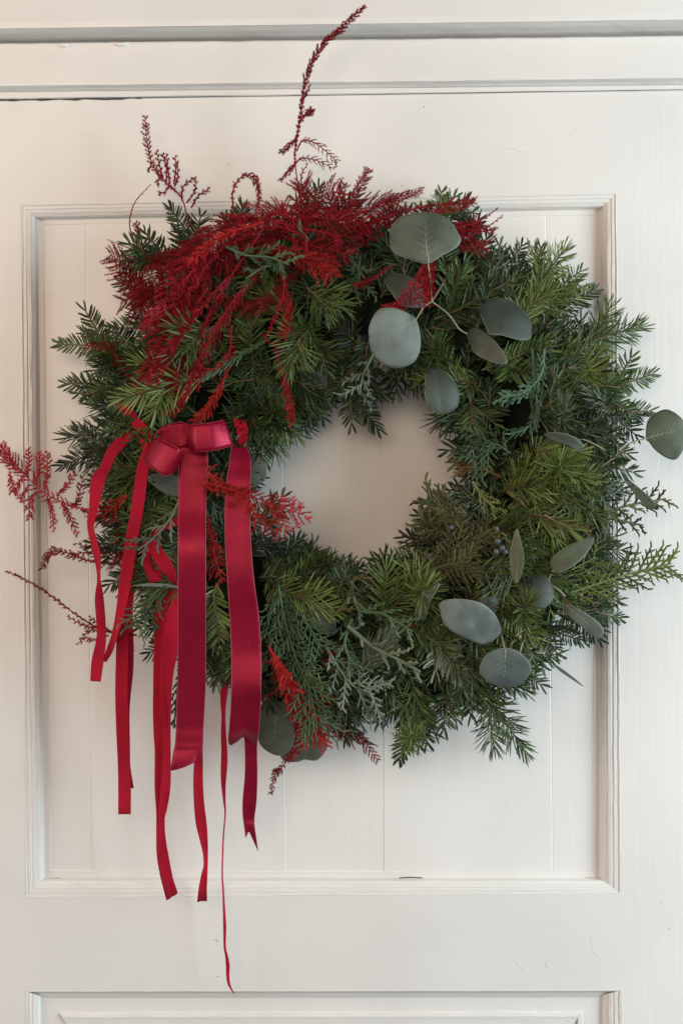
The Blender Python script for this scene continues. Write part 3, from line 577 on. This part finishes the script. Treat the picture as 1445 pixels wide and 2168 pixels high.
T_([(295,530),(275,480),(285,430),(320,390)], 5, 'dark', (75,55), 0, 7, .0015, dens=.8, ang=25); T_([(290,520),(292,490),(288,470)], 10, 'dark', (70,66), 0, 5, dens=1.2); T_([(300,535),(265,522),(226,507)], 3, 'dark', (70,60), 0, 8, .001, dens=.5, ang=20)
T_([(495,450),(493,405),(515,372),(540,382),(550,430)], 9, 'dark', (85,78), 0, 5, .0036, dens=1.1); T_([(545,440),(548,400),(540,370)], 8, 'dark', (84,80), 0, 5, dens=1.3, ang=30)
# the big red mass at the upper left
for q, w_, c, dd in (
 ([(610,470),(520,470),(440,520),(385,620),(350,700),(308,805)], 55, 'red', (105,118)), ([(600,480),(510,500),(440,570),(400,660),(375,760),(350,810)], 50, 'red', (100,112)),
 ([(560,460),(470,470),(410,530),(360,610)], 60, 'red', (100,116)), ([(540,500),(450,540),(380,600),(340,680)], 60, 'red', (98,112)), ([(500,470),(400,520),(330,590),(300,650)], 55, 'dark', (92,104)),
 ([(450,520),(360,540),(290,560),(232,540)], 50, 'dark', (88,70)), ([(400,560),(320,560),(262,590)], 50, 'dark', (86,72)), ([(380,600),(320,620),(255,640)], 45, 'dark', (82,70)), ([(350,620),(300,610),(240,560)], 45, 'pink', (70,55)),
 ([(360,700),(330,740),(300,800),(290,860)], 30, 'red', (96,104)), ([(560,560),(500,640),(440,740),(400,820),(360,880)], 26, 'red', (100,108)), ([(480,620),(440,680),(400,790),(375,840)], 24, 'dark', (98,106)),
 ([(640,500),(600,450),(560,450),(500,470)], 55, 'red', (100,112)), ([(600,560),(560,520),(500,520),(460,560)], 60, 'dark', (94,104)), ([(560,600),(500,560),(440,560),(400,600)], 60, 'dark', (92,102)),
 ([(600,500),(660,440),(720,400)], 60, 'dark', (92,92)), ([(580,500),(640,430),(640,390)], 50, 'dark', (90,88)), ([(640,480),(700,450),(780,440),(840,430)], 50, 'dark', (95,92)), ([(600,470),(660,460),(740,470),(800,480)], 55, 'red', (98,104)),
 ([(640,520),(700,500),(760,500)], 50, 'dark', (95,102)), ([(560,520),(620,540),(690,580)], 42, 'rust', (105,116)), ([(620,520),(680,545),(705,582)], 40, 'rust', (102,114)), ([(600,500),(660,520),(740,540)], 45, 'red', (100,110)),
 ([(700,480),(750,420),(781,357)], 22, 'dark', (90,72)), ([(730,490),(790,440),(840,418),(892,403)], 18, 'dark', (90,74)), ([(740,500),(800,460),(870,444),(915,436)], 18, 'dark', (90,80)), ([(700,440),(720,410),(728,388)], 20, 'dark', (88,80)),
 ([(760,480),(800,470),(850,470)], 30, 'dark', (95,98)), ([(680,540),(640,560),(560,640),(470,640)], 36, 'dark', (94,98)), ([(520,640),(480,690),(440,730)], 36, 'dark', (84,88)),
 ([(590,560),(606,620),(610,670),(596,710)], 22, 'rust', (100,112)), ([(600,690),(585,740),(600,800),(612,850),(618,900)], 16, 'red', (98,106)), ([(560,720),(600,740),(610,760)], 26, 'dark', (92,98)),
 ([(500,740),(470,810),(445,860),(410,892)], 18, 'rust', (96,106)), ([(520,660),(500,720),(480,760)], 30, 'dark', (82,84)), ([(390,770),(320,745),(250,735),(178,732)], 20, 'dark', (85,82)), ([(360,790),(300,770),(240,760)], 30, 'dark', (80,80)), ([(400,800),(340,790),(270,800)], 30, 'dark', (80,80)),
 ([(420,760),(380,780),(350,830)], 34, 'dark', (82,88)), ([(300,560),(290,620),(300,680)], 40, 'dark', (80,82)), ([(330,560),(350,620),(330,690)], 50, 'red', (90,100)),
 ([(540,520),(600,485),(670,462)], 50, 'dark', (92,98)), ([(520,480),(580,462),(630,440)], 50, 'red', (96,98)), ([(640,470),(580,500),(540,540)], 45, 'dark', (96,100)),
 # around the big eucalyptus leaf
 ([(890,470),(940,440),(1005,425)], 28, 'dark', (98,90)), ([(920,500),(970,484),(1015,465)], 24, 'dark', (96,82)), ([(930,510),(980,492),(1020,478)], 20, 'dark', (96,82)), ([(940,500),(980,520),(1030,520)], 30, 'red', (94,90)), ([(930,480),(960,500),(1000,500)], 34, 'red', (96,94)), ([(960,470),(1000,480),(1045,490)], 22, 'dark', (90,84)),
 ([(905,530),(890,580),(850,640),(820,660)], 34, 'red', (124,118)), ([(920,530),(905,590),(885,645)], 34, 'red', (122,120)), ([(930,530),(912,570),(905,640)], 26, 'red', (121,121)), ([(830,560),(790,590),(750,605)], 14, 'dark', (96,100))):
    T_(q, w_*.72, c, dd, .05, 3.8, .0040, .00042, dens=.95, taper=.8)
for q in ([(520,480),(440,560),(360,700),(300,840)], [(560,480),(480,600),(430,700),(420,830)], [(650,560),(640,500),(560,480),(480,520)], [(580,470),(660,488),(710,500),(712,530)], [(590,520),(600,620),(560,720)], [(490,690),(480,760),(412,800)]):
    T_(q, 9, 'red', (110,115), 0, 6, .003, dens=1.5)
for q, w_, c, dd in (([(480,590),(410,670),(355,740),(308,808)], 15, 'red', (116,126)), ([(440,610),(385,700),(340,790)], 13, 'red', (114,124)), ([(520,600),(460,690),(415,780),(385,850)], 10, 'red', (114,122)), ([(420,560),(350,640),(300,700)], 18, 'pink', (112,116)), ([(560,470),(470,500),(400,560)], 16, 'bright', (118,120))):
    T_(q, w_, c, dd, 0, 4.5, .0038, .00045, dens=1.2)
for q in ([(800,455),(850,425),(892,402)], [(860,445),(930,433),(1000,430)], [(950,485),(1010,470),(1053,441)], [(960,495),(1020,485),(1063,457)], [(960,450),(985,435),(1006,424)], [(720,440),(755,395),(782,356)], [(690,575),(700,584),(712,592)], [(980,500),(1015,492),(1042,486)]):
    T_(q, 6, 'dark', (92,84), 0, 5, .0022, .00042, dens=1.2, ang=25)
# left, pink and feathery
T_([(220,1085),(150,1070),(90,1040),(40,990),(2,942)], 24, 'pink', (60,40), .1, 6, .003, dens=1.2)
for q, w_, c in (([(35,985),(15,960),(-5,940)],18,'pink'), ([(50,1000),(25,985),(0,960)],16,'pink'), ([(55,1010),(62,980),(60,950)],12,'pink'), ([(75,1025),(85,990),(82,957)],12,'bright'), ([(95,1035),(100,1000),(100,955)],12,'pink'), ([(50,1005),(40,1025),(30,1045)],12,'pink'),
                ([(80,1040),(65,1060),(62,1100)],14,'pink'), ([(100,1050),(110,1080),(115,1125)],10,'pink'), ([(130,1062),(145,1090),(165,1132)],12,'pink'), ([(120,1050),(140,1030),(160,1000)],12,'pink'), ([(60,1030),(50,1045),(42,1060)],10,'pink'), ([(20,1000),(25,1020),(30,1045)],12,'pink'), ([(150,1075),(165,1060),(175,1010)],12,'dark'), ([(170,1080),(190,1085),(205,1100)],14,'pink')):
    T_(q, w_, c, (52,46), 0, 4, .0038, dens=1.3)
T_([(270,1050),(250,1065),(215,1095)], 24, 'bright', (92,80), 0, 5); T_([(290,1080),(260,1080),(190,1100)], 30, 'dark', (80,72), 0, 5); T_([(290,1170),(230,1180),(190,1150)], 30, 'dark', (74,60), 0, 6); T_([(280,1190),(200,1190),(140,1170),(105,1170),(90,1205)], 12, 'dark', (70,45), .1, 5, .0036, dens=1.1)
T_([(220,1180),(180,1170),(150,1180)], 12, 'dark', (60,50), 0, 6); T_([(220,1170),(190,1160),(160,1150)], 8, 'dark', (60,52), 0, 7)
T_([(290,1345),(220,1335),(160,1300),(100,1255),(50,1225),(12,1209)], 7, 'dark', (70,38), 0, 6, .003, dens=1.5, ang=25)
for q in ([(220,1340),(190,1335),(165,1365)], [(210,1330),(180,1325),(143,1305)], [(240,1340),(215,1325),(188,1305)], [(230,1345),(200,1355),(180,1350)], [(250,1340),(270,1360),(281,1378)]): T_(q, 8, 'dark', (60,52), 0, 5, .003, dens=1.4)
T_([(330,1330),(340,1380),(328,1440)], 6, 'dark', (50,40), 0, 7, .002, dens=1)
# at the bow
T_([(430,1020),(500,1040),(570,1065),(640,1090)], 30, 'rust', (126,110), 0, 5, .003, dens=1.2)
for q, w_, c in (([(440,1000),(470,1030),(520,1070)],30,'rust'), ([(460,1040),(440,1030),(445,985)],22,'rust'), ([(520,1060),(540,1090),(590,1130)],26,'rust'), ([(560,1060),(590,1090),(610,1125)],24,'rust'), ([(600,1080),(600,1065),(605,1050)],10,'pink'), ([(615,1085),(620,1070),(618,1050)],9,'pink'), ([(632,1090),(636,1078),(635,1062)],8,'pink'), ([(645,1092),(652,1100),(659,1092)],8,'pink'), ([(620,1090),(628,1105),(630,1118)],8,'pink'), ([(500,1050),(490,1070),(485,1090)],16,'rust')):
    T_(q, w_, c, (126,114), 0, 5, .0034, dens=1.0)
T_([(440,1090),(450,1150),(470,1235)], 22, 'rust', (92,96), 0, 6); T_([(450,1130),(455,1180),(440,1210)], 26, 'dark', (84,84), 0, 6)
for q, w_, c in (([(330,1200),(340,1250),(320,1290)],40,'dark'), ([(360,1180),(350,1230),(360,1290)],40,'dark'), ([(240,1120),(260,1160),(250,1200)],34,'dark'), ([(300,1090),(280,1130),(290,1180)],34,'dark')):
    T_(q, w_, c, (76,78), 0, 6, .0036)
# bottom
T_([(570,1370),(600,1430),(640,1500),(690,1580)], 34, 'bright', (112,92), .05, 4, .0038, dens=1.3)
for q, w_, c, dd in (([(555,1400),(590,1410),(600,1450),(560,1478)],9,'red',(98,98)), ([(600,1480),(640,1520),(670,1560)],38,'bright',(104,88)), ([(620,1440),(640,1500),(640,1545)],30,'red',(104,92)), ([(580,1390),(600,1440),(625,1490)],24,'red',(108,100)), ([(640,1500),(700,1540),(760,1560),(800,1612)],20,'dark',(80,52)), ([(660,1480),(700,1500),(730,1550)],40,'dark',(88,74)),
                    ([(630,1500),(640,1560),(600,1620),(582,1640),(573,1682)],10,'dark',(72,48)), ([(620,1520),(635,1570),(610,1610)],16,'red',(74,62)), ([(650,1440),(700,1480),(720,1510)],18,'red',(88,80)), ([(560,1350),(580,1380),(590,1440)],22,'red',(90,90)), ([(690,1380),(720,1385),(700,1400)],24,'red',(80,80)), ([(690,1540),(740,1565),(770,1560)],18,'dark',(66,58))):
    T_(q, w_, c, dd, 0, 4.6, .0030, dens=1.3)

# ---------------------------------------------------------------- ribbons
def ribbon(name, st, m, parent, org=(0, 0), z=1.0, rows=None, end=None, cup=.6, label=None, thick=.00035):
    """st: (x left, y left, x right, y right, depth left, depth right); cup bows the cross-section"""
    ox, oy = org; Lp = [P(ox+s[0]/z, oy+s[1]/z, s[4]) for s in st]; Rp = [P(ox+s[2]/z, oy+s[3]/z, s[5]) for s in st]
    n = len(st)*7; A = catmull(Lp, n); B = catmull(Rp, n); k = 9; u = np.linspace(0, 1, k)
    V = A[:, None]*(1-u)[None, :, None]+B[:, None]*u[None, :, None]
    T = unit(np.gradient((A+B)/2, axis=0)); Nn = unit(np.cross(B-A, T)+1e-9)
    V += Nn[:, None]*((4*u*(1-u))[None, :, None])*cup/1000
    V[:, :, 1] += wob(n, .00025, 7)[:, None]
    if end:
        E = catmull([P(ox+x/z, oy+y/z, d) for x, y, d in end], k); V[-1] = E
    me = MB(); i = np.arange(n-1)[:, None]*k; j = np.arange(k-1)[None]
    q = np.stack([i+j, i+j+1, i+k+j+1, i+k+j], -1).reshape(-1, 4); me.add(V.reshape(-1, 3), q)
    o = me.build(name, m, parent, True, label=label)
    so = o.modifiers.new('thickness', 'SOLIDIFY'); so.thickness = thick; so.offset = 0
    if m is SATIN:
        for c in (0, -1):
            e = MB(); pp = catmull(V[:, c], len(V)*3); e.tube(pp, np.where(np.arange(len(pp)) % 2, .00042, .00026), 4); e.build('selvedge', SELV, o)
    return o
def hz(rows, d0, d1, tw=()):
    """level stations: (y, x left, x right[, extra depth of the right edge])"""
    out = []
    for i, r in enumerate(rows):
        d = d0+(d1-d0)*i/(len(rows)-1); e = r[3] if len(r) > 3 else 0
        out.append((r[1], r[0], r[2], r[0], d, d+e))
    return out
bow = thing('satin_bow', 'wide wine red satin bow with long shiny tails, tied on the left of the wreath', 'ribbon bow')
Z7 = dict(org=(150, 850), z=2.627); Z3 = dict(org=(150, 1400), z=2.891)
ribbon('bow_loop', [(655,122,655,250,98,98),(600,116,610,262,99,98),(530,132,545,285,98,96),(482,165,440,320,101,98),(468,196,403,330,110,108),(490,206,420,346,120,118),(545,233,465,380,128,126),(600,263,520,412,131,129),(618,276,540,412,122,120),(628,290,570,400,106,106),(650,290,620,360,98,98)], SATIN, bow, **Z7)
ribbon('bow_loop', [(668,140,640,250,98,98),(652,133,662,268,108,110),(690,127,695,280,121,121),(780,118,792,272,124,124),(850,103,902,245,114,114)], SATIN, bow, **Z7, cup=1.5, end=[(850,103,114),(866,125,115),(868,150,115),(884,170,115),(880,195,115),(896,215,114),(902,245,114)])
c7 = lambda rows: [(r[0]/2.627+850,)+tuple(150+v/2.627 for v in r[1:3])+tuple(r[3:]) for r in rows]
c3 = lambda rows: [(r[0]/2.891+1400,)+tuple(150+v/2.891 for v in r[1:3])+tuple(r[3:]) for r in rows]
def tail(name, r7, r3, d, m, parent, end=None, cup=.8, label=None):
    rows = c7(r7) if r7 else []
    rows += [q for q in (c3(r3) if r3 else []) if not rows or q[0] > rows[-1][0]+25]
    st = []
    y0, y1 = rows[0][0], rows[-1][0]
    for r in rows:
        f = (r[0]-y0)/(y1-y0); dd = float(np.interp(r[0], [q[0] for q in d], [q[1] for q in d]) if isinstance(d[0], tuple) else np.interp(f, np.linspace(0, 1, len(d)), d)); e = r[3] if len(r) > 3 else 0
        st.append((r[1], r[0], r[2], r[0], dd, dd+e))
    if end: end = [(150+x/2.891, 1400+y/2.891, dd) for x, y, dd in end]
    return ribbon(name, st, m, parent, end=end, cup=cup, label=label)
tail('tail', [(250,610,750,0),(320,602,762,2),(400,598,757),(600,597,750),(800,597,750),(1000,596,750),(1250,596,750),(1500,595,750)], [(60,652,822),(250,650,819),(400,645,811),(500,639,808),(560,628,805)],
     [(940,104),(1000,108),(1050,110),(1140,129),(1200,130),(1280,120),(1400,108),(1500,98),(1550,96),(1600,98)], SATIN, bow, end=[(608,672,106),(660,660,108),(715,640,106),(765,612,101),(805,566,93)], cup=1.5, label='broad satin tail with a curled slanting end')
tail('tail', [(250,893,980,-6),(330,885,998,-3),(450,866,997),(600,858,996),(800,860,1001),(1000,872,1018),(1200,885,1045),(1400,893,1056,0)], [(0,985,1160),(150,983,1162),(300,978,1158),(420,968,1150)],
     [(940,102),(1000,116),(1050,120),(1130,117),(1175,123),(1220,122),(1340,110),(1370,108),(1415,117),(1470,112),(1560,96)], SATIN, bow, end=[(962,485,90),(973,516,90),(1022,490,90),(1063,458,91),(1100,485,91),(1138,508,90)], cup=1.5, label='broad satin tail with a notched swallowtail end')
tail('tail', None, [(380,1050,1140),(480,1062,1140),(560,1066,1138),(700,1065,1140),(850,1052,1135),(950,1053,1123,-2),(1010,1061,1122)], (66,60,56,52), SATIN, bow,
     end=[(1070,1080,50),(1079,1062,50),(1090,1044,50),(1112,1090,50),(1145,1162,50)], label='narrow satin tail ending in a forked point')
nar = thing('ribbon_bundle', 'bunch of narrow matte red cotton ribbons hanging in long streamers below the satin bow', 'ribbon')
ribbon('streamer', [(275,905,296,914,80,82),(250,925,275,935,88,90),(228,950,250,960,100,100),(213,985,238,985,106,102),(194,1014,224,1014,104,100),(188,1078,208,1078,98,100),(185,1116,199,1116,94,102),(198,1173,213,1173,92,100),(206,1223,213,1223,90,96),(201,1269,220,1269,90,84),(205,1345,225,1345,88,84),(194,1398,220,1398,84,84),(191,1442,213,1444,82,82)], COTTON, nar)
ribbon('streamer', [(312,935,330,960,96,98),(298,965,322,975,100,102),(288,1002,314,1002,104,104),(277,1078,304,1078,102,100),(264,1155,291,1155,98,98),(253,1231,279,1231,92,94),(245,1299,264,1299,86,92),(236,1345,250,1345,80,88),(224,1379,239,1379,76,82),(219,1400,225,1402,74,76)], COTTON, nar)
tail('streamer', [(900,345,380),(1050,325,352),(1150,285,330),(1300,258,322),(1450,250,320)], [(0,274,350),(200,272,350),(400,277,360),(650,288,364),(800,290,368),(938,290,367)], (70,76,78,72,64,58,54), COTTON, nar)
tail('streamer', [(950,350,372),(1150,310,345),(1450,270,350)], [(0,285,356),(300,285,360),(600,305,363),(690,320,370)], (66,70,66,58,52), COTTON, nar, end=[(318,770,50),(340,775,50),(386,778,50)])
tail('streamer', [(1040,500,590),(1150,468,550),(1300,465,540),(1450,460,530)], [(0,508,580),(200,503,580),(300,502,585),(450,507,590),(550,513,592),(770,513,588),(920,523,577),(1050,523,578),(1200,527,600),(1350,553,629)], (86,88,82,74,66,60,56,52), COTTON, nar, end=[(585,1463,50),(610,1452,50),(620,1440,50),(640,1432,50),(655,1418,50)])
tail('streamer', [(1000,585,600),(1080,572,600),(1150,546,605),(1250,525,600),(1400,505,592),(1520,500,570)], [(0,548,617),(300,560,612),(600,562,612),(750,552,611),(850,542,600,-3),(950,535,578,-4),(1000,540,565)], (92,94,86,76,70,64,58), COTTON, nar)
tail('streamer', None, [(300,750,800),(560,755,808),(700,750,808),(800,750,811),(900,755,820),(1000,765,832),(1100,790,838),(1180,808,839,-3),(1250,812,838,-4),(1320,795,835),(1400,780,832)], (70,62,56,52), COTTON, nar, end=[(772,1476,50),(800,1468,50),(834,1469,50)])
tail('streamer', [(900,862,930),(1250,885,930),(1450,890,925)], [(0,922,985),(100,920,975),(180,916,962),(260,915,950),(340,921,946),(450,918,950),(550,920,958),(650,917,957),(750,919,948),(850,931,946,-3),(920,941,949,-4),(1000,936,943,-4),(1100,928,936,-4),(1300,923,931,-4),(1420,928,938,-4),(1520,930,944,-3),(1620,932,951),(1740,934,948),(1800,943,960),(1860,948,972),(1920,950,970),(1980,960,976),(2036,995,1001)], (80,84,76,64,56,50,46,42,40,38,36), COTTON, nar, cup=.2, label='longest streamer, twisted thin and reaching the lower panel')
ribbon('loop', [(300,1160,312,1175,86,88),(303,1150,325,1138,94,96),(322,1178,348,1168,102,104),(340,1208,366,1195,102,102),(355,1224,375,1228,94,96),(360,1250,380,1245,84,86)], COTTON, nar)
ribbon('loop', [(318,1150,330,1160,84,86),(303,1165,318,1155,94,94),(302,1190,320,1185,102,98),(312,1222,330,1212,104,98),(322,1235,342,1230,98,92),(330,1215,341,1210,90,88),(312,1180,325,1172,88,88)], COTTON, nar)
ribbon('loop', [(245,846,268,848,74,74),(252,866,278,864,84,84),(270,890,292,882,88,88),(290,915,314,905,90,90),(300,950,325,945,94,94)], COTTON, nar)
ribbon('loop', [(490,885,520,890,88,88),(500,915,525,910,88,88),(505,945,522,945,80,80)], COTTON, nar)
ribbon('loop', [(395,1085,385,1110,86,86),(365,1100,355,1120,92,92),(330,1118,320,1138,90,90),(315,1130,305,1150,84,84)], COTTON, nar)

# ---------------------------------------------------------------- a needle lying on the panel's ledge
fn = MB(); fn.tube(catmull([P(843, 1859, 8.6), P(868, 1857.5, 9), P(895, 1859, 8.6)], 10), np.array([.0003]+[.0006]*8+[.0003]), 6)
o = fn.build('fallen_needle', GREEN['olive'], None, True); o['label'] = 'single dark fallen fir needle lying on the ledge of the panel moulding'; o['category'] = 'needle'
